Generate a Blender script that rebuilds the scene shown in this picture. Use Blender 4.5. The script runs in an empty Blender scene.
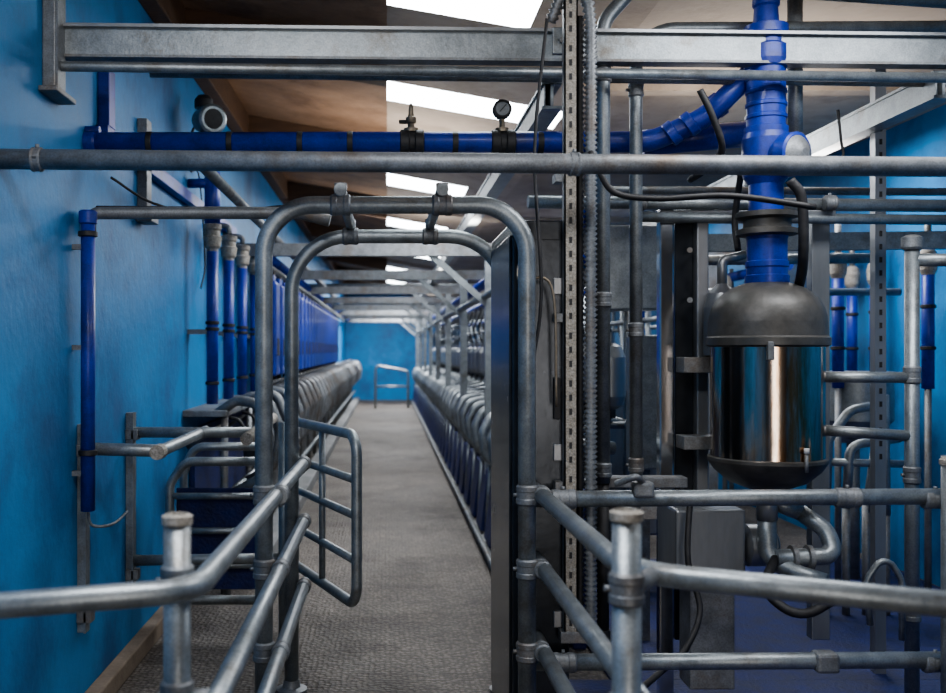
import bpy, bmesh, math, random
from mathutils import Vector, Matrix
random.seed(7)
EYE=1.5
# pixel helper: image column / image row projected to a given depth y -> world metres
def P(a,b,y): return Vector(((a-387)*y/1000.0, y, EYE+(350-b)*y/1000.0))
V=lambda x,y,z: Vector((x,y,z))

# ---------------- materials ----------------
def newmat(name):
    m=bpy.data.materials.new(name); m.use_nodes=True
    nt=m.node_tree; b=nt.nodes['Principled BSDF']
    return m,nt,b
def noisy(name,c1,c2,scale=8,rough=(.4,.6),metal=0.0,bump=0.0,bscale=60,detail=6,c3=None,s3=1.5,stretch=None,coat=0,lo3=.5,speck=0):
    m,nt,b=newmat(name); N=nt.nodes; L=nt.links
    tc=N.new('ShaderNodeTexCoord'); src=tc.outputs['Object']
    if stretch:
        mp=N.new('ShaderNodeMapping'); mp.inputs['Scale'].default_value=stretch
        L.new(src,mp.inputs[0]); src=mp.outputs[0]
    n=N.new('ShaderNodeTexNoise'); n.inputs['Scale'].default_value=scale; n.inputs['Detail'].default_value=detail
    n.inputs['Roughness'].default_value=.65
    L.new(src,n.inputs['Vector'])
    r=N.new('ShaderNodeValToRGB'); r.color_ramp.elements[0].position=.32; r.color_ramp.elements[1].position=.68
    r.color_ramp.elements[0].color=(*c1,1); r.color_ramp.elements[1].color=(*c2,1)
    L.new(n.outputs[0],r.inputs[0]); col=r.outputs[0]
    if c3:
        n3=N.new('ShaderNodeTexNoise'); n3.inputs['Scale'].default_value=s3; n3.inputs['Detail'].default_value=8
        n3.inputs['Roughness'].default_value=.7
        L.new(src,n3.inputs['Vector'])
        r3=N.new('ShaderNodeValToRGB'); r3.color_ramp.elements[0].position=lo3; r3.color_ramp.elements[1].position=lo3+.2
        L.new(n3.outputs[0],r3.inputs[0])
        mx=N.new('ShaderNodeMixRGB'); L.new(r3.outputs[0],mx.inputs[0]); L.new(col,mx.inputs[1]); mx.inputs[2].default_value=(*c3,1)
        col=mx.outputs[0]
    if speck:
        ns=N.new('ShaderNodeTexNoise'); ns.inputs['Scale'].default_value=170; ns.inputs['Detail'].default_value=3
        L.new(tc.outputs['Object'],ns.inputs['Vector'])
        rs=N.new('ShaderNodeValToRGB'); rs.color_ramp.elements[0].position=.35; rs.color_ramp.elements[1].position=.62
        a=1-speck; c_=1+speck*.5
        rs.color_ramp.elements[0].color=(a,a,a,1); rs.color_ramp.elements[1].color=(c_,c_,c_,1)
        L.new(ns.outputs[0],rs.inputs[0])
        m2=N.new('ShaderNodeMixRGB'); m2.blend_type='MULTIPLY'; m2.inputs[0].default_value=1
        L.new(col,m2.inputs[1]); L.new(rs.outputs[0],m2.inputs[2]); col=m2.outputs[0]
    L.new(col,b.inputs['Base Color'])
    mr=N.new('ShaderNodeMapRange'); mr.inputs['To Min'].default_value=rough[0]; mr.inputs['To Max'].default_value=rough[1]
    L.new(n.outputs[0],mr.inputs[0]); L.new(mr.outputs[0],b.inputs['Roughness'])
    b.inputs['Metallic'].default_value=metal
    if coat: b.inputs['Coat Weight'].default_value=coat
    if bump:
        nb=N.new('ShaderNodeTexNoise'); nb.inputs['Scale'].default_value=bscale; nb.inputs['Detail'].default_value=4
        L.new(tc.outputs['Object'],nb.inputs['Vector'])
        bp=N.new('ShaderNodeBump'); bp.inputs['Strength'].default_value=bump; bp.inputs['Distance'].default_value=.01
        L.new(nb.outputs[0],bp.inputs['Height']); L.new(bp.outputs[0],b.inputs['Normal'])
    return m
GALV=noisy('galvanised_steel',(.21,.235,.25),(.34,.37,.39),14,(.34,.50),.65,.10,70,c3=(.17,.15,.125),s3=5,lo3=.54,speck=.14)
GALVD=noisy('galvanised_steel_dull',(.15,.16,.17),(.26,.275,.29),14,(.42,.6),.45,.12,60,c3=(.17,.135,.105),s3=4,speck=.18)
DUSTY=noisy('dusty_galvanised',(.25,.225,.19),(.40,.375,.335),30,(.6,.8),.2,.4,90,speck=.3)
BLUE=noisy('blue_plastic_pipe',(.006,.022,.20),(.014,.048,.40),6,(.35,.5),0,.08,40,c3=(.014,.022,.11),s3=4,coat=.1,speck=.15)
BLUEM=noisy('blue_rubber_mat',(.006,.011,.055),(.011,.024,.14),10,(.5,.75),0,.6,60,c3=(.012,.014,.03),s3=3)
WALLB=noisy('blue_painted_render',(.010,.160,.38),(.016,.205,.47),2.2,(.5,.65),0,.22,26,c3=(.010,.095,.25),s3=1.5,lo3=.46,speck=.10)
STAIN=noisy('stainless_steel',(.50,.51,.53),(.66,.67,.69),3,(.10,.2),1,.03,20)
STAINJ=noisy('stainless_painted_reflection',(.46,.42,.38),(.62,.59,.55),5,(.10,.2),1,.03,20,c3=(.36,.19,.085),s3=9,lo3=.42,stretch=(1.6,1.6,.16))  # brown streaks paint a warm reflection into the jar's steel colour
STAIND=noisy('stainless_brushed',(.22,.235,.25),(.36,.37,.385),4,(.30,.45),.7,.06,40,stretch=(1,1,.2))
DARK=noisy('black_rubber',(.014,.014,.016),(.035,.035,.038),20,(.45,.7),0,.2,50)
LID=noisy('receiver_lid',(.05,.05,.048),(.11,.105,.098),9,(.35,.55),.3,.1,50)
CABM=noisy('dark_cabinet_metal',(.028,.033,.041),(.06,.068,.08),5,(.18,.32),.6,.05,30)
BRASS=noisy('brass',(.22,.18,.13),(.35,.30,.24),30,(.4,.6),.8)
WOOD=noisy('timber',(.06,.03,.016),(.13,.07,.036),3,(.6,.8),0,.3,40,stretch=(.6,6,6))
WOODL=noisy('pale_timber',(.18,.135,.10),(.29,.23,.175),5,(.7,.9),0,.3,40)
ROOFB=noisy('roof_boards_brown',(.18,.10,.055),(.31,.19,.115),2.5,(.7,.85),0,.2,30,c3=(.11,.06,.035),s3=2)
ROOFT=noisy('roof_sheet_tan',(.35,.28,.22),(.45,.37,.30),2.5,(.7,.85),0,.2,30,c3=(.25,.195,.15),s3=2)
WHITEP=noisy('white_plastic',(.45,.46,.46),(.6,.6,.6),8,(.4,.6))
CONCW=noisy('concrete_wall',(.12,.13,.14),(.25,.25,.25),5,(.7,.9),0,.5,50)
FLOORM=noisy('gritty_concrete',(.15,.130,.112),(.245,.215,.188),3.0,(.55,.85),0,0,1,c3=(.085,.07,.058),s3=1.3,lo3=.46,speck=.4)
nt=FLOORM.node_tree; N=nt.nodes; L=nt.links; b=N['Principled BSDF']
tc=N.new('ShaderNodeTexCoord'); vo=N.new('ShaderNodeTexVoronoi'); vo.inputs['Scale'].default_value=40; vo.inputs['Randomness'].default_value=.6
L.new(tc.outputs['Object'],vo.inputs['Vector'])
bp=N.new('ShaderNodeBump'); bp.inputs['Strength'].default_value=.8; bp.inputs['Distance'].default_value=.013
L.new(vo.outputs['Distance'],bp.inputs['Height']); L.new(bp.outputs[0],b.inputs['Normal'])
oldc=b.inputs['Base Color'].links[0].from_socket
rr=N.new('ShaderNodeValToRGB'); rr.color_ramp.elements[0].position=.1; rr.color_ramp.elements[0].color=(1.18,1.18,1.18,1)
rr.color_ramp.elements[1].position=.6; rr.color_ramp.elements[1].color=(.52,.52,.52,1)
L.new(vo.outputs['Distance'],rr.inputs[0])
mm=N.new('ShaderNodeMixRGB'); mm.blend_type='MULTIPLY'; mm.inputs[0].default_value=1
L.new(oldc,mm.inputs[1]); L.new(rr.outputs[0],mm.inputs[2]); L.new(mm.outputs[0],b.inputs['Base Color'])
def emis(name,c,s):
    m,nt,b=newmat(name); b.inputs['Base Color'].default_value=(.7,.7,.7,1)
    b.inputs['Emission Color'].default_value=(*c,1); b.inputs['Emission Strength'].default_value=s
    return m
SKY=emis('translucent_rooflight',(.90,.97,1.0),14)

# ---------------- mesh builder ----------------
def fillet_path(pts,rad,n=6):
    pts=[Vector(p) for p in pts]
    if rad<=0 or len(pts)<3: return pts
    out=[pts[0]]
    for i in range(1,len(pts)-1):
        p0,p1,p2=pts[i-1],pts[i],pts[i+1]
        d1=(p0-p1); d2=(p2-p1); l1,l2=d1.length,d2.length
        d1.normalize(); d2.normalize()
        ang=d1.angle(d2)
        if ang>math.pi-.05: out.append(p1); continue
        t=min(rad/math.tan(ang/2),l1*.49,l2*.49); r=t*math.tan(ang/2)
        c=p1+(d1+d2).normalized()*(r/math.sin(ang/2))
        a=(p1+d1*t)-c; bb=(p1+d2*t)-c; tot=a.angle(bb); ax=a.cross(bb).normalized()
        for k in range(n+1):
            out.append(c+Matrix.Rotation(tot*k/n,3,ax)@a)
    out.append(pts[-1]); return out
def catmull(pts,n=8):
    pts=[Vector(p) for p in pts]; q=[pts[0]*2-pts[1]]+pts+[pts[-1]*2-pts[-2]]
    out=[]
    for i in range(1,len(q)-2):
        a,b_,c,d=q[i-1:i+3]
        for k in range(n):
            t=k/n
            out.append(.5*((2*b_)+(c-a)*t+(2*a-5*b_+4*c-d)*t*t+(3*b_-a-3*c+d)*t**3))
    out.append(pts[-1]); return out
class Obj:
    def __init__(s,name): s.name=name; s.v=[]; s.f=[]; s.m=[]; s.sm=[]; s.mats=[]
    def mi(s,m):
        if m not in s.mats: s.mats.append(m)
        return s.mats.index(m)
    def add(s,vs,fs,mat,smooth):
        o=len(s.v); s.v+= [tuple(v) for v in vs]; k=s.mi(mat)
        for i,f in enumerate(fs):
            s.f.append([x+o for x in f]); s.m.append(k); s.sm.append(smooth if isinstance(smooth,bool) else smooth[i])
    def sweep(s,path,radii,mat,seg=12,cap=True):
        path=[Vector(p) for p in path]
        q=[path[0]]; rr=[radii[0]]
        for p,r in zip(path[1:],radii[1:]):
            if (p-q[-1]).length>1e-6 or abs(r-rr[-1])>1e-6: q.append(p); rr.append(r)
        path=q; n=len(path)
        tang=[]
        for i in range(n):
            a=path[max(i-1,0)]; c=path[min(i+1,n-1)]; d=c-a
            if d.length<1e-7: d=tang[-1] if tang else (path[-1]-path[0])
            tang.append(d.normalized())
        t0=tang[0]; up=V(0,0,1) if abs(t0.z)<.9 else V(1,0,0)
        nrm=t0.cross(up).normalized(); vs=[]
        for i in range(n):
            t=tang[i]; nrm=(nrm-t*nrm.dot(t)).normalized(); bi=t.cross(nrm)
            for k in range(seg):
                a=2*math.pi*k/seg
                vs.append(path[i]+(nrm*math.cos(a)+bi*math.sin(a))*rr[i])
        fs=[]; sm=[]
        for i in range(n-1):
            for k in range(seg):
                k2=(k+1)%seg
                fs.append([i*seg+k,i*seg+k2,(i+1)*seg+k2,(i+1)*seg+k]); sm.append(True)
        if cap:
            fs.append(list(range(seg))[::-1]); sm.append(False)
            fs.append([(n-1)*seg+k for k in range(seg)]); sm.append(False)
        s.add(vs,fs,mat,sm)
    def tube(s,pts,r,mat,fil=0,seg=12,n=6,cap=True):
        p=fillet_path(pts,fil,n); s.sweep(p,[r]*len(p),mat,seg,cap)
    def hose(s,pts,r,mat,seg=8,n=8):
        p=catmull(pts,n); s.sweep(p,[r]*len(p),mat,seg)
    def ribbed(s,pts,r,mat,pitch=.02,seg=10,amp=.18):
        p=[Vector(x) for x in pts]; out=[]; rr=[]
        for a,c in zip(p[:-1],p[1:]):
            nn=max(2,int((c-a).length/pitch*2))
            for k in range(nn): out.append(a.lerp(c,k/nn)); rr.append(r*(1+(amp if len(rr)%2 else -amp)))
        out.append(p[-1]); rr.append(r); s.sweep(out,rr,mat,seg)
    def lathe(s,base,prof,mat,axis=(0,0,1),seg=24,hard=True):
        base=Vector(base); ax=Vector(axis).normalized()
        up=V(1,0,0) if abs(ax.x)<.9 else V(0,1,0)
        u=ax.cross(up).normalized(); w=ax.cross(u)
        vs=[];fs=[];sm=[]
        for i in range(len(prof)-1):
            (r1,z1),(r2,z2)=prof[i],prof[i+1]
            o=len(vs)
            for (r,z) in ((r1,z1),(r2,z2)):
                for k in range(seg):
                    a=2*math.pi*k/seg; vs.append(base+ax*z+(u*math.cos(a)+w*math.sin(a))*max(r,1e-4))
            for k in range(seg):
                k2=(k+1)%seg; fs.append([o+k,o+k2,o+seg+k2,o+seg+k]); sm.append(True)
        o=len(vs)
        for (r,z) in (prof[0],prof[-1]):
            for k in range(seg):
                a=2*math.pi*k/seg; vs.append(base+ax*z+(u*math.cos(a)+w*math.sin(a))*max(r,1e-4))
        fs.append([o+k for k in range(seg)][::-1]); fs.append([o+seg+k for k in range(seg)]); sm+= [False,False]
        s.add(vs,fs,mat,sm)
    def dome(s,base,prof,mat,seg=48):
        vs=[];fs=[]
        for (r,z) in prof:
            for k in range(seg):
                a=2*math.pi*k/seg; vs.append(Vector(base)+V(math.cos(a)*max(r,1e-4),math.sin(a)*max(r,1e-4),z))
        for i in range(len(prof)-1):
            for k in range(seg):
                k2=(k+1)%seg; fs.append([i*seg+k,i*seg+k2,(i+1)*seg+k2,(i+1)*seg+k])
        s.add(vs,fs,mat,True)
    def cyl(s,p0,p1,r,mat,r2=None,seg=16):
        p0=Vector(p0);p1=Vector(p1); s.sweep([p0,p1],[r,r if r2 is None else r2],mat,seg)
    def clamp(s,p,axis,r,mat=None,l=.07):
        mat=mat or GALVD; p=Vector(p); a=Vector(axis).normalized()
        s.lathe(p-a*l/2,[(r*1.05,0),(r*1.22,.006),(r*1.22,l*.3),(r*1.16,l*.34),(r*1.16,l*.66),(r*1.22,l*.7),(r*1.22,l-.006),(r*1.05,l)],mat,a,14)
        side=a.cross(V(0,1,0) if abs(a.y)<.9 else V(1,0,0)).normalized()
        s.cyl(p+side*r*1.05,p+side*(r*1.2+.010),.007,mat,seg=6)
    def box(s,lo,hi,mat,bev=0.0,rot=None,piv=None):
        lo=Vector(lo);hi=Vector(hi); c=(lo+hi)/2; d=hi-lo
        d=Vector([abs(q) for q in d])
        bm=bmesh.new(); bmesh.ops.create_cube(bm,size=1)
        for v in bm.verts: v.co=Vector((v.co.x*d.x,v.co.y*d.y,v.co.z*d.z))
        if bev>0: bmesh.ops.bevel(bm,geom=list(bm.edges),offset=bev,segments=2,affect='EDGES',profile=.5)
        M=rot or Matrix.Identity(3); pv=Vector(piv)-c if piv is not None else V(0,0,0)
        vs=[M@(v.co-pv)+pv+c for v in bm.verts]; bm.verts.index_update()
        fs=[[v.index for v in f.verts] for f in bm.faces]; bm.free()
        s.add(vs,fs,mat,False)
    def beam(s,p0,p1,w,h,mat,ibeam=False):
        p0=Vector(p0);p1=Vector(p1); t=(p1-p0).normalized()
        up=V(0,0,1) if abs(t.z)<.95 else V(0,1,0)
        sd=t.cross(up).normalized(); up=sd.cross(t).normalized()
        def bar(cy,cw,ch):
            vs=[]
            for p in (p0,p1):
                for (a,b_) in ((-1,-1),(1,-1),(1,1),(-1,1)): vs.append(p+sd*a*cw/2+up*(cy+b_*ch/2))
            s.add(vs,[[0,1,2,3][::-1],[4,5,6,7],[0,1,5,4],[1,2,6,5],[2,3,7,6],[3,0,4,7]],mat,False)
        if ibeam:
            bar(h/2-.006,w,.012); bar(-h/2+.006,w,.012); bar(0,.012,h-.02)
        else: bar(0,w,h)
    def done(s):
        me=bpy.data.meshes.new(s.name); vs=[Vector(v) for v in s.v]
        lo=Vector([min(v[i] for v in vs) for i in range(3)]); hi=Vector([max(v[i] for v in vs) for i in range(3)])
        c=(lo+hi)/2; c.z=lo.z
        me.from_pydata([v-c for v in vs],[],s.f)
        for m in s.mats: me.materials.append(m)
        me.polygons.foreach_set('material_index',s.m); me.polygons.foreach_set('use_smooth',s.sm)
        me.update()
        bm=bmesh.new(); bm.from_mesh(me); bmesh.ops.recalc_face_normals(bm,faces=bm.faces); bm.to_mesh(me); bm.free()
        ob=bpy.data.objects.new(s.name,me); ob.location=c; bpy.context.collection.objects.link(ob)
        return ob

XL=-1.25; XR=3.5; YE=30.0
# ---------------- room shell ----------------
o=Obj('floor'); o.box((XL-.2,-3.2,-.1),(XR+.2,YE+.2,0),FLOORM); o.done()
o=Obj('wall_left'); o.box((XL-.2,-3.2,0),(XL,YE+.2,3.52),WALLB); o.done()
o=Obj('wall_right'); o.box((XR,-3.2,0),(XR+.2,YE+.2,3.2),WALLB); o.done()
o=Obj('wall_end'); o.box((XL,YE,0),(XR,YE+.2,3.6),WALLB); o.done()
o=Obj('reflection_wall')   # unseen wall added behind the camera, panels and doorway shaped for the jar's reflections
o.box((XL,-3.2,0),(.2,-3.0,3.3),WALLB); o.box((1.7,-3.2,0),(XR,-3.0,3.1),WOODL); o.box((.2,-3.2,2.5),(1.7,-3.0,3.1),WALLB); o.done()
zr=lambda x: 3.25-0.176*x if x<1.2 else 3.04
lights=[(4.5,5.07,.72),(6.5,7.0,1.16),(9.9,10.6,.8),(13.2,14.0,.8),(17,17.8,1.1),(21,21.8,1.1),(25,25.8,1.1)]
o=Obj('ceiling')
def roofpatch(x0,x1,y0,y1,mat,ob,t=.06):
    z0,z1=zr(x0),zr(x1)
    vs=[(x0,y0,z0),(x1,y0,z1),(x1,y1,z1),(x0,y1,z0)]; vs+=[(a,b_,c+t) for a,b_,c in vs]
    ob.add([Vector(v) for v in vs],[[0,3,2,1],[4,5,6,7],[0,1,5,4],[1,2,6,5],[2,3,7,6],[3,0,4,7]],mat,False)
roofpatch(XL-.2,0,-3.2,YE+.2,ROOFB,o); roofpatch(1.2,XR+.2,-3.2,YE+.2,ROOFT,o)
ys=[-3.2]+[y for l in lights for y in l[:2]]+[YE+.2]
for i in range(0,len(ys),2): roofpatch(0,1.199,ys[i],ys[i+1],ROOFT,o)
for a,c,w_ in lights: roofpatch(w_,1.199,a,c,ROOFT,o)
o.done()
for i,(a,c,w_) in enumerate(lights):
    o=Obj('window_%d'%(i+1)); roofpatch(0,w_,a,c,SKY,o,.03); o.done()
for i,y in enumerate([5.7,8.3,11.6,15.2,19.2,23.2,27.2]):
    o=Obj('roof_rafter')
    for x0,x1,h,m_ in ((XL,0,.22,WOOD),(0,1.2,.06,ROOFT),(1.2,XR,.06,ROOFT)):
        z0,z1=zr(x0),zr(x1)
        vs=[V(x0,y,z0-h),V(x1,y,z1-h),V(x1,y+.12,z1-h),V(x0,y+.12,z0-h),V(x0,y,z0),V(x1,y,z1),V(x1,y+.12,z1),V(x0,y+.12,z0)]
        o.add(vs,[[0,3,2,1],[4,5,6,7],[0,1,5,4],[1,2,6,5],[2,3,7,6],[3,0,4,7]],m_,False)
    o.done()
o=Obj('trim_1'); o.box((XL,1.0,0),(XL+.07,6.15,.09),WOODL,.008); o.done()
o=Obj('trim_2'); o.box((XL,3,3.25),(XL+.1,YE,3.46),WOOD,.008); o.done()

# ---------------- entry portals ----------------
for (y,xa,xb,f) in ((3.45,-.425,.483,.17),(4.4,-.42,.52,.25)):
    o=Obj('walkway_arch'); r=.031
    o.tube([V(xa,y,0),V(xa,y,2.0),V(xb,y,2.0),V(xb,y,0)],r,GALV,f,16,10)
    for x in (xa,xb): o.lathe((x,y,0),[(.07,0),(.07,.012),(.04,.02),(.034,.05)],GALVD,seg=16)
    if y<4:
        for x in (-.16,.19):
            o.tube([V(x,3.42,2.05),V(x,4.44,2.05)],.022,GALV)
            o.clamp((x,3.45,2.0),(1,0,0),r); o.clamp((x,4.4,2.0),(1,0,0),r)
            o.cyl((x,3.45,1.99),(x,3.45,2.075),.022,GALVD); o.cyl((x,4.4,1.99),(x,4.4,2.075),.022,GALVD)
        for x in (xa,xb):
            for z in (1.0,.745,.46): o.clamp((x,y,z),(0,0,1),r)
    o.done()

# ---------------- left handrail ----------------
o=Obj('handrail'); r=.0265; x=-.367
o.tube([V(-1.24,1.79,1.0),V(-.40,2.08,1.0),V(x,4.47,1.0)],r,GALV,.13,16,10)
o.tube([V(x,1.75,.745),V(x,4.47,.745)],r,GALV); o.tube([V(x,1.75,.46),V(x,4.47,.46)],r,GALV)
o.tube([V(-.455,2.17,0),V(-.455,2.17,1.135)],.030,GALV,0,16); o.lathe((-.455,2.17,1.12),[(.031,0),(.034,.004),(.034,.02),(.024,.026),(.022,.012)],DUSTY,seg=16)
o.clamp((-.455,2.17,.75),(0,0,1),.03); o.clamp((-.455,2.17,1.0),(0,0,1),.03); 
for z in (1.0,.745,.46):
    for y in (3.45,4.4): o.clamp((x,y,z),(0,1,0),r)
o.cyl((-.45,2.17,.745),(x,2.17,.745),.02,GALVD); o.cyl((-.45,2.17,1.0),(-.39,2.17,1.0),.02,GALVD)
o.done()
o=Obj('handrail'); x=.55
o.tube([V(.53,3.62,1.0),V(.545,2.25,1.0),V(1.35,1.84,1.0)],r,GALV,.22,16,10)
for z in (.745,.46):
    o.tube([V(x,1.7,z),V(.54,3.62,z)],r,GALV)
o.tube([V(.503,2.10,0),V(.503,2.10,1.155)],.031,GALV,0,16); o.lathe((.503,2.10,1.14),[(.032,0),(.036,.004),(.036,.02),(.026,.026),(.024,.012)],DUSTY,seg=16)
for z in (1.0,.745,.46):
    o.clamp((.535,3.45,z),(0,1,0),r)
for z in (.745,.46): o.cyl((.503,2.10,z),(x,2.10,z),.022,GALVD)
o.clamp((.503,2.10,.745),(0,0,1),.031); o.clamp((.503,2.10,1.0),(0,0,1),.031); o.cyl((.503,2.1,1.0),(.58,2.2,1.0),.022,GALVD)
o.done()

# ---------------- right fence ----------------
o=Obj('pipe_fence')
for z,y in ((.975,3.52),(.40,3.52)):
    o.tube([V(.50,y,z),V(2.3,y,z+.012)],.029,GALV,0,16)
    for x in (.62,1.93): o.clamp((x,y,z),(1,0,0),.029,l=.09)
o.clamp((1.62,3.52,.98),(1,0,0),.029,l=.09)
o.tube([V(1.95,3.46,0),V(1.95,3.46,1.12)],.030,GALV,0,16); o.lathe((1.95,3.46,1.1),[(.032,0),(.036,.004),(.036,.02),(.024,.03)],DUSTY)
o.tube([V(2.02,3.6,0),V(2.02,3.6,1.12)],.024,GALV,0,16)
o.box((.86,3.47,.985),(.93,3.53,1.04),GALVD,.01); o.hose([V(.9,3.5,1.03),V(.86,3.46,1.06),V(.80,3.5,1.03)],.012,GALVD)
o.box((1.50,3.48,.37),(1.58,3.55,.44),GALVD,.012)
o.done()

o=Obj('pipe_upright'); X=2.1
o.tube([V(X,4.0,0),V(X,4.0,1.92)],.028,GALV,0,16); o.lathe((X,4.0,1.90),[(.034,0),(.04,.01),(.04,.05),(.02,.06)],GALVD)
o.tube([V(X,4.0,1.86),V(2.4,4.0,1.86)],.026,GALV)
for z in (1.0,1.4,.45): o.clamp((X,4.0,z),(0,0,1),.028)
o.tube([P(820,377,4.0),V(X,4.0,1.39)],.022,GALV,0)
o.tube([P(822,430,4.0),P(912,436,4.0)],.022,GALV,0)
o.done()

# ---------------- overhead: front main pipe, beam ----------------
o=Obj('overhead_pipe')
o.tube([V(XL+.0,3.22,2.115),V(2.3,3.38,2.115)],.033,GALVD,0,18)
for x in (-1.13,.62): o.clamp((x,3.225+.0457*(x+1.25),2.115),(1,.045,0),.033,l=.04)
o.done()
o=Obj('overhead_pipe')
o.tube([P(90,232,4.1),P(90,213,4.1),P(300,213,4.25),P(330,221,4.25)],.026,GALVD,.06,14)
o.tube([P(96,207,4.1),P(255,208,4.3)],.006,DARK,0,6)
o.done()
o=Obj('steel_beam')
p0=P(58,43,3.75); p1=P(960,52,3.95)
o.beam(p0,p1,.05,.105,GALV)
o.beam(p0+V(0,-.01,.055),p1+V(0,-.01,.055),.08,.012,STAIND)
o.beam(p0+V(0,.0,-.055),p1+V(0,.0,-.055),.07,.010,GALVD)
for a in (560,):
    c=P(a,44,3.76); o.box(c-V(.035,.045,.05),c+V(.035,-.02,.05),GALV,.004); o.cyl(c+V(0,-.04,0),c+V(0,-.055,0),.012,GALVD,seg=6)
o.done()
o=Obj('overhead_pipe')
o.tube([P(42,-30,3.68),P(42,66,3.68),P(960,78,3.86)],.019,GALV,.06,14)
o.tube([P(150,74,3.9),P(960,84,4.05)],.014,GALVD,0,10)
o.done()
o=Obj('wall_bracket_channel')
o.box((XL,3.62,2.44),(XL+.05,3.74,3.44),GALVD,.006); o.box((XL+.05,3.62,2.44),(XL+.058,3.65,3.44),GALVD)
o.box((XL,3.58,2.43),(XL+.07,3.80,2.45),GALVD,.004)
o.done()
for (x,z,y0) in ((.66,2.52,4.0),(2.2,2.55,3.95)):
    o=Obj('longitudinal_beam'); o.beam(V(x,y0,z),V(x,YE,z),.08,.11,GALV,True); o.beam(V(x-.03,y0,z),V(x-.03,YE,z),.006,.10,GALV); o.done()

# ---------------- blue milk line ----------------
o=Obj('milk_transfer_pipe')
a=P(85,143,4.15); c=P(650,142,4.15)
o.tube([a,c,P(705,118,4.1),P(752,72,4.0)],.044,BLUE,.25,20,8)
o.tube([P(642,143,4.25),P(760,133,4.25)],.055,BLUE,0,20)
o.lathe(a-V(.03,0,0),[(.048,0),(.05,.01),(.05,.07),(.045,.08)],BLUE,(1,0,0))
o.cyl(P(85,131,4.15)-V(.05,0,0),P(100,131,4.15),.02,BLUE)
for px in (150,230,300,350,455,540,600): 
    q=P(px,143,4.15); o.lathe(q-V(.012,0,0),[(.046,0),(.047,.004),(.047,.02),(.046,.024)],DARK,(1,0,0))
for px in (412,503):
    q=P(px,143,4.15); o.lathe(q-V(.05,0,0),[(.047,0),(.054,.004),(.054,.035),(.048,.04),(.048,.06),(.054,.065),(.054,.096),(.047,.1)],DARK,(1,0,0))
for (pa,pb,t) in ((672,133,.2),(690,124,.2),(718,105,.2)):
    q=P(pa,pb,4.1); d=(P(752,72,4.0)-P(660,139,4.13)).normalized(); o.lathe(q-d*.02,[(.046,0),(.052,.004),(.052,.036),(.046,.04)],BLUE,d)
o.done()
o=Obj('bleed_valve'); q=P(411,131,4.15)
o.lathe(q,[(.03,-.005),(.03,.01),(.014,.016),(.014,.03),(.022,.034),(.022,.055),(.012,.06),(.009,.10),(.004,.115)],BRASS)
o.box(q+V(-.05,-.008,.03),q+V(.0,.008,.045),DARK,.003); o.done()
o=Obj('pressure_gauge'); q=P(502,131,4.15)
o.lathe(q,[(.028,-.005),(.028,.01),(.012,.015),(.012,.05)],BRASS)
o.lathe(q+V(0,.018,.088),[(.036,0),(.040,.004),(.040,.034),(.034,.038)],DARK,(0,-1,0)); o.lathe(q+V(0,-.021,.088),[(.028,0),(.028,.002)],GALVD,(0,-1,0))
o.beam(q+V(-.012,-.0245,.075),q+V(.016,-.0245,.106),.002,.004,DARK); o.done()

o=Obj('wall_downpipe')
x=-1.19; y=3.98
o.tube([V(x,y,.86),V(x,y,2.03)],.028,BLUE,0,16); o.lathe((x,y,2.0),[(.03,0),(.036,.004),(.036,.05),(.03,.055)],BLUE)
o.lathe((x,y,1.08),[(.032,0),(.038,.003),(.038,.02),(.032,.023)],DARK); o.lathe((x,y,1.95),[(.032,0),(.038,.003),(.038,.02),(.032,.023)],DARK)
for z in (1.0,1.5,1.9): o.box((XL,y-.015,z),(x-.02,y+.015,z+.02),GALVD)
o.hose([V(x,y,.87),V(x+.01,y+.02,.80),V(x+.07,y+.1,.79),V(-1.22,4.7,.74)],.006,GALVD)
o.done()
o=Obj('cable_trunking')
o.box((XL,4.3,2.40),(XL+.05,8.0,2.47),BLUE,.004); o.box((XL,4.32,2.47),(XL+.05,4.42,2.72),BLUE,.004)
o.done()
o=Obj('wall_stay'); o.box((XL,5.0,2.2),(XL+.05,5.1,2.66),GALVD,.004); o.box((XL,4.97,2.14),(XL+.08,5.12,2.2),GALVD,.004); o.done()
o=Obj('security_camera'); q=V(-1.08,6.0,2.88); d=V(.55,-.85,-.12)
o.lathe(q-d.normalized()*.08,[(.05,0),(.072,.015),(.075,.12),(.088,.125),(.088,.17),(.074,.18)],GALV,d); o.lathe(q+d.normalized()*.098,[(.070,0),(.055,.003),(.03,.006),(.001,.008)],DARK,d)
o.lathe(q-d.normalized()*.05+V(0,0,.075),[(.055,0),(.055,.05),(.035,.075)],DARK)
o.box((XL,5.95,2.74),(-1.02,6.08,2.77),GALVD,.004); o.box((-1.12,5.98,2.76),(-1.07,6.04,2.83),GALVD)
o.hose([V(-1.22,6.1,2.74),V(-1.18,6.1,2.85),V(-1.14,6.1,2.92)],.008,DARK)
o.done()
o=Obj('hanging_cable')
o.hose([V(-1.2,4.35,2.25),V(-1.05,4.5,2.16),V(-.8,4.6,2.12),V(-.5,4.6,2.16),V(-.2,4.4,2.12),V(.1,4.3,2.12)],.006,DARK)
o.hose([V(-1.22,6,2.8),V(-1.2,6.1,2.6),V(-1.22,6.5,2.62),V(-1.22,6.7,2.1),V(-1.21,6.5,1.9)],.005,DARK); o.done()

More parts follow.
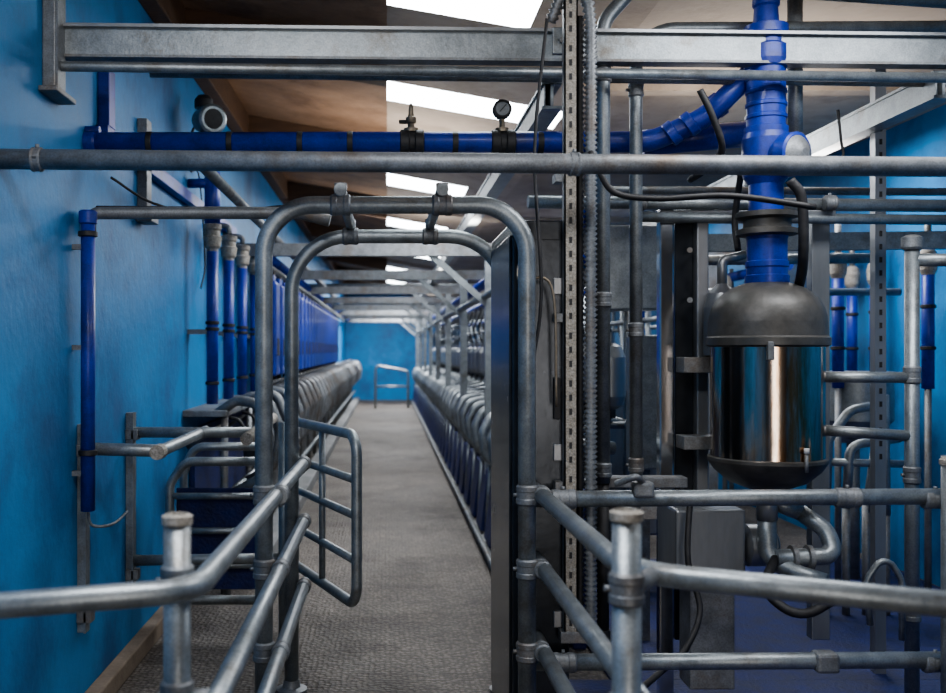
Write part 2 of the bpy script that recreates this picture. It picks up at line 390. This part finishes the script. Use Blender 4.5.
for i,Y in enumerate([6.3,6.95,7.6,8.3,9.0,9.8]):
    o=Obj('washdown_tube'); x=-1.10
    o.tube([V(x,Y,1.16),V(x,Y,2.14)],.036,BLUE,0,14)
    o.lathe((x,Y,2.12),[(.036,0),(.036,.015),(.05,.03),(.06,.09),(.05,.10),(.05,.13),(.058,.14),(.058,.17),(.03,.18)],DUSTY)
    for z in (1.28,1.62,1.66): o.lathe((x,Y,z),[(.036,0),(.044,.003),(.044,.02),(.036,.023)],DARK)
    if i==0:
        o.tube([V(x,Y,2.28),V(x,Y,2.62)],.05,BLUE,0,16); o.tube([V(XL,Y,2.55),V(x,Y,2.55)],.03,BLUE)
    else: o.tube([V(x,Y,2.29),V(x,Y+.02,2.36),V(XL,Y+.02,2.38)],.02,GALVD,.03)
    o.box((XL,Y-.03,1.6),(x-.03,Y+.03,1.63),GALVD); o.done()

# ledge along left wall, blue meters, neck hoops
o=Obj('wall_ledge'); o.box((XL,6.1,1.09),(-.98,YE,1.13),GALVD,.006); o.box((XL,9.0,0),(-1.12,YE,1.09),CONCW)
y=6.15
while y<29:
    o.tube([V(-1.0,y,0),V(-1.0,y,1.09)],.024,GALVD,0,8); o.tube([V(-1.23,y,.9),V(-1.0,y,1.05)],.014,GALVD,0,6); y+=1.1
o.box((-1.24,6.3,.35),(-1.21,9,1.0),BLUEM); o.done()
o=Obj('milk_meter_row'); y=8.4
while y<19:
    o.box((-1.06,y,1.28),(-.93,y+.30,2.08),BLUE,.02); o.box((-1.03,y+.05,2.08),(-.96,y+.25,2.14),BLUE,.01)
    o.box((-.935,y+.08,1.45),(-.925,y+.22,1.6),DARK,.003)
    o.tube([V(-1.0,y+.38,1.2),V(-1.0,y+.38,2.2)],.022,DARK,0,6)
    y+=.50
o.tube([V(-1.0,8.2,2.2),V(-1.0,22,2.2)],.03,GALVD); o.tube([V(-1.05,8.2,2.32),V(-1.05,28,2.32)],.045,BLUE); o.tube([V(-1.0,8.2,1.22),V(-1.0,28,1.22)],.02,GALVD)
o.done()
o=Obj('neck_hoop_row'); y=6.2; x0=-.96
while y<28.5:
    o.tube([V(x0-.1,y,1.10),V(x0+.03,y,1.19),V(x0+.16,y-.03,1.17),V(x0+.24,y-.05,.98),V(x0+.20,y-.05,.72),V(x0+.02,y-.02,.62)],.032,GALVD,.09,10,5)
    o.lathe((x0+.12,y+.02,.78),[(.02,0),(.05,.02),(.06,.12),(.03,.18)],DARK,seg=9)
    o.hose([V(x0+.12,y+.02,.9),V(x0+.05,y+.02,1.05),V(x0-.02,y+.03,1.08)],.012,DARK,6,4)
    y+=.56
o.tube([V(x0,6.0,.62),V(x0,28.5,.62)],.025,GALV,0,8); o.tube([V(x0+.05,6.0,.35),V(x0+.05,28.5,.35)],.025,GALV,0,8)
o.tube([V(x0,6.0,.62),V(x0,6.0,0)],.025,GALV); o.box((x0,6.3,0),(-.80,29,.12),CONCW,.01)
o.done()

# right stalls along aisle
o=Obj('neck_hoop_row'); y=5.0
while y<28.5:
    o.tube([V(1.15,y+.08,1.0),V(.96,y+.04,1.02),V(.80,y,.99),V(.735,y-.02,.86),V(.76,y-.02,.68),V(.90,y,.58)],.036,GALV,.10,10,5)
    o.box((.76,y+.10,.08),(.79,y+.50,.56),BLUEM,.008,Matrix.Rotation(.12,3,'Y'))
    o.tube([V(.77,y+.02,.07),V(.80,y+.02,.62)],.018,GALV,0,6)
    y+=.68
o.tube([V(.90,4.9,.90),V(.90,28.5,.90)],.026,GALV,0,8); o.tube([V(.86,4.9,.60),V(.86,28.5,.60)],.022,GALV,0,8)
o.box((.70,4.6,0),(.76,29,.06),CONCW,.01); o.tube([V(.70,4.6,.07),V(.70,29,.07)],.02,GALVD,0,8)
o.box((.93,5.0,0),(1.0,29,.80),BLUEM,.01)
o.done()
yy=[8,10.7,13.4,16.1,18.8,21.5,24.2,27]
for i,y in enumerate(yy):
    o=Obj('stall_support_frame')
    o.beam(V(XL,y,2.30),V(XR,y,2.30),.09,.10,GALVD); 
    o.beam(V(.82,y,0),V(.82,y,2.26),.075,.075,GALV)
    o.beam(V(.34,y,2.27),V(.82,y,1.85),.04,.05,GALV); o.beam(V(2.6,y,0),V(2.6,y,2.26),.075,.075,GALVD)
    if i%2==0: o.tube([V(XL,y+1.2,2.44),V(XR,y+1.2,2.44)],.03,GALVD)
    o.done()
o=Obj('overhead_pipe'); o.tube([V(.78,5,1.93),V(.78,28,1.93)],.03,GALV,0,10); o.tube([V(1.0,4.8,2.18),V(1.0,28,2.18)],.05,BLUE,0,12); o.tube([V(-.9,4.6,2.40),V(-.9,28,2.40)],.03,GALVD,0,10); o.done()

def jar_row(x,y0,y1,dy):
    o=Obj('milking_point_row'); y=y0
    while y<y1:
        o.lathe((x,y,1.16),[(.02,0),(.07,.03),(.085,.08),(.085,.30),(.06,.36),(.025,.38),(.025,.44)],STAIND,seg=14)
        o.lathe((x,y,1.12),[(.03,0),(.03,.05)],DARK,seg=10)
        o.lathe((x+.02,y+.22,1.30),[(.05,0),(.06,.02),(.06,.22),(.03,.26)],BLUE,seg=12)
        o.hose([V(x,y,1.58),V(x-.05,y,1.8),V(x+.02,y,1.95),V(x+.06,y,2.1)],.014,DARK,6,5)
        o.hose([V(x,y,1.14),V(x-.08,y-.03,.95),V(x-.16,y,.85),V(x-.12,y,.62)],.014,DARK,6,5)
        o.tube([V(x+.12,y+.12,0),V(x+.12,y+.12,2.2)],.02,GALV,0,8)
        o.tube([V(x-.3,y,1.02),V(x-.05,y,1.08),V(x+.12,y,1.08)],.022,GALV,.08,8)
        y+=dy
    o.tube([V(x+.1,y0-.3,1.08),V(x+.1,y1,1.08)],.026,GALV,0,10); o.tube([V(x+.1,y0-.3,1.75),V(x+.1,y1,1.75)],.022,GALV,0,10)
    o.tube([V(x+.1,y0-.3,.6),V(x+.1,y1,.6)],.026,GALV,0,10); o.tube([V(x+.08,y0-.3,2.12),V(x+.08,y1,2.12)],.04,BLUE,0,12)
    o.done()
jar_row(1.25,5.6,27,.75); jar_row(2.05,7.3,27,.9); jar_row(2.85,7.6,27,.9)
o=Obj('pit_kerb'); o.box((1.5,7.3,0),(1.62,29,.35),CONCW,.01); o.done()
o=Obj('rubber_floor_mat'); o.box((1.01,4.5,0),(3.45,7.1,.018),BLUEM,.004); o.box((.72,2.2,.0),(3.45,4.5,.018),BLUEM,.004); o.done()

# ---------------- cabinet ----------------
o=Obj('control_cabinet')
o.box((.455,3.62,.02),(.66,4.34,1.97),CABM,.006)
o.box((.447,3.66,.08),(.456,4.30,1.92),CABM,.003)
o.box((.48,3.612,.08),(.64,3.622,1.9),CABM,.003)
for z in (.5,1.1,1.7): o.box((.60,3.60,z),(.63,3.615,z+.06),STAIND,.003)
o.box((.60,3.59,1.25),(.625,3.615,1.40),DARK,.004)
o.box((.47,3.65,0),(.65,4.3,.03),DARK)
o.done()
o=Obj('slotted_channel')
x=.665; y=3.55
o.box((x-.035,y,.48),(x+.012,y+.006,2.80),DUSTY); o.box((x-.035,y,.48),(x-.03,y+.045,2.80),GALVD); o.box((x+.007,y,.48),(x+.012,y+.045,2.80),GALVD)
z=.52; k=0
while z<2.78:
    o.box((x-.018,y-.0015,z),(x-.008,y+.001,z+.022),DARK); z+=.05 if k%3 else .07; k+=1
o.box((x-.05,y-.01,.46),(x+.06,y+.05,.50),GALVD,.003)
for z_ in (1.0,1.6,2.1): o.box((x-.04,y+.008,z_),(.60,y+.08,z_+.03),GALVD)
o.done()
o=Obj('ribbed_conduit'); o.ribbed([V(.725,3.56,.5),V(.725,3.56,2.66),V(.715,3.56,2.74),V(.68,3.56,2.78),V(.62,3.58,2.76),V(.59,3.6,2.68)],.020,GALVD,.018,10,.25)
o.ribbed([V(.695,3.60,.5),V(.695,3.60,2.7)],.013,DARK,.02,8,.2)
o.hose([V(.72,3.54,2.2),V(.74,3.5,2.13),V(.80,3.5,2.05),V(.95,3.5,2.03),V(1.2,3.5,2.04),V(1.5,3.5,2.0)],.011,DARK)
o.hose([V(.56,3.5,2.66),V(.52,3.52,2.2),V(.54,3.5,1.7),V(.50,3.5,1.4)],.006,DARK)
o.done()
o=Obj('warning_cable'); o.hose([V(.5,3.55,1.9),V(.46,3.5,1.75),V(.58,3.52,1.72),V(.60,3.54,1.3)],.005,BRASS); o.done()

# ---------------- vertical pipes right of channel ----------------
o=Obj('vacuum_pipe')
o.tube([P(603,483,3.9),P(603,22,3.9),P(604,22,3.9)+V(.14,0,.16),P(960,2,3.95)],.028,GALV,.12,16)
for b_ in (75,300,470): o.clamp(P(603,b_,3.9),(0,0,1),.028,l=.06)
o.tube([P(603,483,3.9),P(603,640,3.9)],.024,DARK,0,12); o.lathe(P(603,660,3.9),[(.05,0),(.05,.02),(.03,.06),(.028,.12)],DARK)
o.done()
o=Obj('vacuum_pipe')
o.tube([P(636,475,4.05),P(636,29,4.05),P(960,27,4.1)],.026,GALV,.16,16,8)
for b_ in (90,330,465): o.clamp(P(636,b_,4.05),(0,0,1),.026,l=.06)
o.done()
o=Obj('pipe_support_rail'); o.box(P(593,488,3.98),P(682,475,4.06),GALVD,.004); o.box(P(640,520,3.96),P(652,488,4.04),GALVD,.004); o.done()
o=Obj('vacuum_pipe'); o.tube([P(795,-20,4.1),P(795,150,4.1)],.030,GALV,0,16); o.clamp(P(795,60,4.1),(0,0,1),.03); o.clamp(P(795,140,4.1),(0,0,1),.032,l=.05); o.tube([P(795,140,4.1),P(795,150,4.1)+V(0,0,-.05),P(795,150,4.1)+V(0,.5,-.05)],.028,GALV,.05); o.done()
o=Obj('overhead_pipe')
o.tube([P(528,202,4.2),P(960,206,4.3)],.027,GALV,0,14); o.tube([P(640,217,4.2),P(960,220,4.3)],.022,GALV,0,14)
for a in (640,830): o.clamp(P(a,203,4.22),(1,0,0),.027,l=.05)
o.tube([P(600,190,5.0),P(960,192,5.1)],.02,GALVD)
o.tube([P(590,262,5.5),P(880,258,5.5)],.028,GALV); o.tube([P(590,292,6.0),P(900,292,6.0)],.022,GALV)
o.beam(P(560,245,5.2),P(960,240,5.2),.06,.09,GALV)
o.done()

# ---------------- receiver vessel and its frame ----------------
Yj=3.95; cx=P(767,0,Yj).x
def zz(b_): return EYE+(350-b_)*Yj/1000
o=Obj('milk_receiver_vessel')
R=.214
o.dome((cx,Yj,0),[(.0,zz(490)),(.08,zz(488)),(.15,zz(481)),(.20,zz(470)),(.222,zz(462))],LID)
o.lathe((cx,Yj,0),[(.222,zz(462)),(.226,zz(460)),(.226,zz(457)),(R,zz(456))],LID,seg=48)
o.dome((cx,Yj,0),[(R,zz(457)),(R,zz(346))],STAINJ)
o.lathe((cx,Yj,0),[(R+.004,zz(347)),(.234,zz(345)),(.234,zz(338)),(.224,zz(336)),(.222,zz(322))],LID,seg=48)
o.dome((cx,Yj,0),[(.222,zz(324)),(.220,zz(317)),(.212,zz(309)),(.198,zz(302)),(.175,zz(295)),(.14,zz(288.5)),(.10,zz(284.5)),(.07,zz(282))],LID)
for k in range(3):
    a=k*2.1+.2; q=V(cx+math.cos(a)*.225,Yj+math.sin(a)*.225,zz(352)); o.box(q-V(.012,.012,.03),q+V(.012,.012,.04),GALVD,.003)
q=V(cx+.065,Yj-R-.0,0)
o.cyl(V(q.x,q.y-.004,zz(466)),V(q.x,q.y-.004,zz(448)),.007,GALVD); o.cyl(V(q.x,q.y-.004,zz(448)),V(q.x,q.y-.004,zz(443)),.010,WHITEP)
o.cyl((cx,Yj,zz(520)),(cx,Yj,zz(488)),.04,STAIND)
o.done()
o=Obj('receiver_inlet_pipe')
pr=[(.078,zz(286)),(.084,zz(283)),(.084,zz(276)),(.078,zz(275)),(.078,zz(268)),(.082,zz(267)),(.082,zz(262)),(.076,zz(261)),(.076,zz(240)),(.08,zz(236))]
o.lathe((cx,Yj,0),pr,BLUE,seg=32)
o.lathe((cx,Yj,0),[(.07,zz(237)),(.118,zz(235)),(.118,zz(230)),(.09,zz(228)),(.09,zz(220)),(.118,zz(218)),(.118,zz(213)),(.06,zz(211))],LID,seg=32)
o.lathe((cx-.004,Yj,0),[(.066,zz(214)),(.066,zz(185)),(.085,zz(178)),(.092,zz(172)),(.092,zz(140)),(.084,zz(134)),(.084,zz(128)),(.074,zz(127)),(.074,zz(70)),(.082,zz(68)),(.086,zz(62)),(.086,zz(48)),(.076,zz(46)),(.076,zz(38)),(.084,zz(36)),(.084,zz(27)),(.05,zz(24)),(.045,zz(8)),(.052,zz(6)),(.052,zz(0)),(.042,zz(-2)),(.042,zz(-25))],BLUE,seg=32)
for b_ in (82,95,108,120): o.lathe((cx-.004,Yj,0),[(.074,zz(b_)),(.079,zz(b_-1)),(.079,zz(b_-4)),(.074,zz(b_-5))],BLUE,seg=32)
q=V(cx+.0,Yj,zz(158)); d=V(.45,-.8,-.05).normalized()
o.lathe(q,[(.07,0),(.07,.09),(.085,.095),(.085,.14),(.075,.145)],BLUE,d,seg=28); o.lathe(q+d*.145,[(.072,0),(.060,.012),(.03,.03),(.02,.034)],GALVD,d)
o.done()
o=Obj('receiver_hose')
o.hose([P(700,90,3.8),P(712,115,3.8),P(722,150,3.85),P(705,170,4.0),P(690,180,4.1)],.014,DARK)
o.hose([P(790,180,3.75),P(802,200,3.75),P(803,260,3.8),P(798,290,3.95)],.020,DARK); o.hose([P(742,165,4.1),P(735,220,4.15),P(738,250,4.1)],.014,DARK)
o.hose([P(838,110,4.2),P(841,140,4.2),P(842,158,4.2),P(820,170,4.2)],.006,DARK)
o.hose([P(690,500,3.9),P(688,560,3.85),P(700,610,3.8),P(685,650,3.75),P(665,668,3.7),P(640,690,3.6)],.012,DARK)
o.done()
o=Obj('receiver_support_frame')
Y=4.25
for a in (667,): o.box(P(a-7,700,Y),P(a+7,208,Y)+V(0,.06,0),STAIN,.006)
o.box(P(675,640,Y+.06),P(697,215,Y+.1),CABM,.004)
o.box(P(697,640,Y),P(709,212,Y)+V(0,.06,0),STAIND,.006)
o.box(P(660,222,Y-.01),P(830,212,Y+.05),STAIND,.004)
o.box(P(812,640,Y+.1),P(824,212,Y+.16),STAIND,.004)
for b_ in (365,442): o.box(P(684,b_+8,Y-.12),P(716,b_-8,Y),GALVD,.004); 
for b_ in (250,300,360,440): o.cyl(P(690,b_,Y-.0),P(690,b_,Y-.03),.012,GALVD)
o.lathe(P(722,322,Y-.05),[(.05,-.16),(.075,-.14),(.075,.06),(.06,.12),(.02,.16)],STAIND,seg=24)
o.tube([P(722,290,Y-.05),P(722,260,Y-.05),P(745,255,Y-.05)],.02,STAIND,.03)
o.done()
o=Obj('transfer_pump')
o.box(P(676,582,3.95),P(746,510,3.95)+V(0,.28,0),STAIND,.01)
o.box(P(690,690,4.0),P(735,580,4.0)+V(0,.15,0),GALVD,.006)
o.lathe(P(746,545,4.05),[(.06,-.02),(.085,0),(.085,.10),(.05,.12)],STAIND,(1,0,0))
o.tube([P(767,505,3.95),P(767,558,3.95),P(800,575,3.85),P(826,583,3.8)],.036,GALV,.08,16)
o.tube([P(800,512,4.0),P(826,530,3.95),P(836,556,3.9),P(776,558,3.9)],.034,GALV,.08,16,8)
for a in (790,806): o.lathe(P(a,558,3.9),[(.036,0),(.05,.003),(.05,.02),(.036,.024)],GALVD,(1,0,0))
o.tube([P(776,558,3.9),P(760,590,3.8),P(800,620,3.7),P(850,590,3.7)],.018,DARK,.1,10)
o.tube([P(870,625,3.8),P(866,580,3.8),P(885,553,3.8),P(902,580,3.8),P(902,640,3.8)],.012,GALV,.08,10)
o.cyl(P(800,512,4.0),P(770,500,4.0),.034,GALV)
o.done()
for i,(a,Y) in enumerate([(838,6.3),(928,6.0),(875,6.9),(852,7.3),(725,8.2),(640,8.6)]):
    o=Obj('washdown_tube'); q=P(a,372,Y)
    o.tube([q+V(0,0,-.1),V(q.x,Y,2.0)],.036,BLUE,0,12); o.lathe((q.x,Y,1.95),[(.036,0),(.05,.03),(.055,.10),(.045,.14),(.03,.16)],DUSTY)
    for z in (1.5,1.75): o.lathe((q.x,Y,z),[(.036,0),(.044,.003),(.044,.02),(.036,.023)],DARK)
    o.tube([V(q.x,Y,2.08),V(q.x,Y,2.3)],.02,GALVD); o.tube([V(q.x,Y,0),V(q.x,Y,1.3)],.02,GALVD); o.done()
o=Obj('stall_gate')
Y=5.6
o.tube([P(826,505,Y),P(828,440,Y),P(850,410,Y),P(884,404,Y)],.026,GALV,.1,12); o.tube([P(846,508,Y),P(850,445,Y),P(900,438,Y)],.026,GALV,.08,12)
o.tube([P(884,395,Y),P(886,515,Y)],.026,GALV); o.tube([P(866,512,Y),P(876,440,Y)],.022,GALV); o.tube([P(820,462,Y),P(905,464,Y)],.022,GALV)
for a in (826,846,866,886): o.tube([P(a,505,Y),V(P(a,505,Y).x,Y,0)],.022,GALVD)
o.done()
o=Obj('feed_hopper'); q=P(868,0,6.3); o.lathe((q.x,6.5,.9),[(.1,0),(.24,.15),(.24,.42),(.25,.43),(.25,.46)],GALV,seg=24); o.cyl((q.x,6.5,0),(q.x,6.5,.92),.04,GALVD); o.done()
o=Obj('slotted_upright'); q=P(878,0,4.6)
o.beam(V(q.x,4.6,0),V(q.x,4.6,2.9),.05,.05,STAIND); z=1.0
while z<2.6: o.box((q.x-.006,4.572,z),(q.x+.006,4.576,z+.025),DARK); z+=.06
o.done()
o=Obj('electrical_box'); o.box(P(600,310,5.0),P(660,225,5.0)+V(0,.15,0),GALV,.01); o.box(P(640,470,5.0),P(668,335,5.0)+V(0,.3,0),GALV,.01); o.box(P(640,650,5.1),P(650,470,5.1)+V(0,.05,0),GALVD); o.done()
o=Obj('bulk_tank')
o.lathe((1.62,6.4,.35),[(.2,0),(.34,.04),(.34,1.0),(.3,1.06),(.1,1.1)],STAIND,seg=32)
for k in range(3): o.cyl((1.62+.25*math.cos(k*2.1),6.4+.25*math.sin(k*2.1),0),(1.62+.25*math.cos(k*2.1),6.4+.25*math.sin(k*2.1),.4),.025,GALVD)
o.done()

# ---------------- left gates ----------------
o=Obj('wall_gate_bracket')
for Y in (4.05,4.8):
    x=XL+.035
    o.box((XL,Y-.02,.36),(x,Y+.02,1.2),GALV,.003); o.box((x-.005,Y-.03,.36),(x+.003,Y+.03,1.2),GALV)
    o.box((XL,Y-.03,.40),(XL+.06,Y+.03,.45),GALVD,.004); o.box((XL,Y-.03,1.07),(XL+.06,Y+.03,1.12),GALVD,.004)
o.done()
o=Obj('stall_gate')
o.tube([V(XL+.03,4.05,1.10),V(-.93,4.12,1.085),V(-.90,4.95,1.10)],.026,GALV,.05,14)
o.lathe(V(-.93,4.04,1.085),[(.03,0),(.032,.06),(.026,.07)],DUSTY,(0,1,0))
o.tube([V(XL+.03,4.8,1.105),V(-.66,4.85,1.10)],.026,GALV,0,14); o.tube([V(-.66,4.7,1.08),V(-.64,5.6,1.12)],.03,DUSTY,0,14)
o.tube([V(XL+.03,4.8,.49),V(-.5,4.85,.49)],.026,GALV,0,14)
o.tube([V(-.5,4.85,0),V(-.5,4.85,1.15)],.026,GALV)
o.done()
o=Obj('stall_gate')
Y=5.2
o.tube([V(-.62,Y,.92),V(-1.05,Y,.92),V(-1.13,Y,.80),V(-1.13,Y,.2),V(-.62,Y,.2)],.024,GALV,.09,14)
for z in (.74,.56,.38): o.tube([V(-1.13,Y,z),V(-.62,Y,z)],.018,GALV)
o.tube([V(-.62,Y,0),V(-.62,Y,1.12)],.026,GALV); o.box((-1.1,Y+.02,.25),(-.65,Y+.03,.78),BLUEM,.004)
o.tube([V(-.7,Y+.5,.95),V(-1.1,Y+.5,.95),V(-1.16,Y+.5,.8),V(-1.16,Y+.5,.0)],.024,GALV,.09,14)
o.tube([V(-.7,Y+.5,.95),V(-.7,Y+.5,0)],.024,GALV)
o.done()
o=Obj('swing_gate')
a=V(-.50,5.35,0); c=V(-.135,4.45,0)
g=lambda t,z: a.lerp(c,t)+V(0,0,z)
o.tube([g(0,0),g(0,1.15)],.03,GALV,0,14)
o.tube([g(0,1.12),g(1,1.12),g(1,.36),g(0,.36)],.024,GALV,.09,14,8)
for z in (.92,.76,.56): o.tube([g(0,z),g(1,z)],.019,GALV)
o.tube([g(.5,.36),g(.5,1.12)],.016,GALV)
o.clamp(g(0,1.0),(0,0,1),.03); o.clamp(g(0,.5),(0,0,1),.03)
o.done()
o=Obj('end_gate'); Y=26
o.tube([V(-.3,Y,0),V(-.3,Y,1.1),V(.55,Y,.95),V(.55,Y,0)],.03,GALV,.1); o.tube([V(-.3,Y,.55),V(.55,Y,.55)],.025,GALV); o.done()

# ---------------- lights ----------------
def area(name,loc,rot,sx,sy,e,col):
    l=bpy.data.lights.new(name,'AREA'); l.shape='RECTANGLE'; l.size=sx; l.size_y=sy; l.energy=e; l.color=col
    ob=bpy.data.objects.new(name,l); ob.location=loc; ob.rotation_euler=rot; bpy.context.collection.objects.link(ob); return ob
area('front_fill',(.95,-2.9,1.3),(math.radians(88),0,0),1.3,2.3,52,(1,.90,.80))  # added fill from behind the camera, also mirrored as a streak in the jar
for i,(x,y,e) in enumerate([(-.2,1.6,62),(1.8,3.1,38),(2.4,6.5,55),(2.4,11,55),(.6,7.5,60),(.4,11,70),(.4,16,95),(.3,21,150),(.3,26.5,300)]):
    area('ceiling_fill',(x,y,zr(x)-.12),(0,0,0),1.3,.6,e,(.97,.98,1))  # added overhead fill below the roof, not real fittings
for (x,y,e) in ((-.3,2.5,10),(2.0,5.2,20),(.2,7.6,18),(.2,12,18)):
    area('roof_fill',(x,y,2.42),(math.pi,0,0),1.0,.3,e,(1,.95,.88))  # added fill aimed upward to brighten the roof underside, no fitting there
w=bpy.data.worlds.new('overcast'); bpy.context.scene.world=w; w.use_nodes=True
w.node_tree.nodes['Background'].inputs[0].default_value=(.8,.83,.88,1); w.node_tree.nodes['Background'].inputs[1].default_value=.8
try: bpy.context.scene.view_settings.look='AgX - Medium High Contrast'
except Exception as e: print('look',e)

# ---------------- camera ----------------
cd=bpy.data.cameras.new('camera'); cam=bpy.data.objects.new('camera',cd); bpy.context.collection.objects.link(cam)
cam.location=(0,0,EYE); cam.rotation_euler=(math.radians(90),0,0)
cd.sensor_width=36; cd.lens=36*1000/946; cd.shift_x=86/946; cd.shift_y=3.5/946
cd.clip_start=.05; cd.dof.use_dof=True; cd.dof.focus_distance=4.0; cd.dof.aperture_fstop=2.4
bpy.context.scene.camera=cam
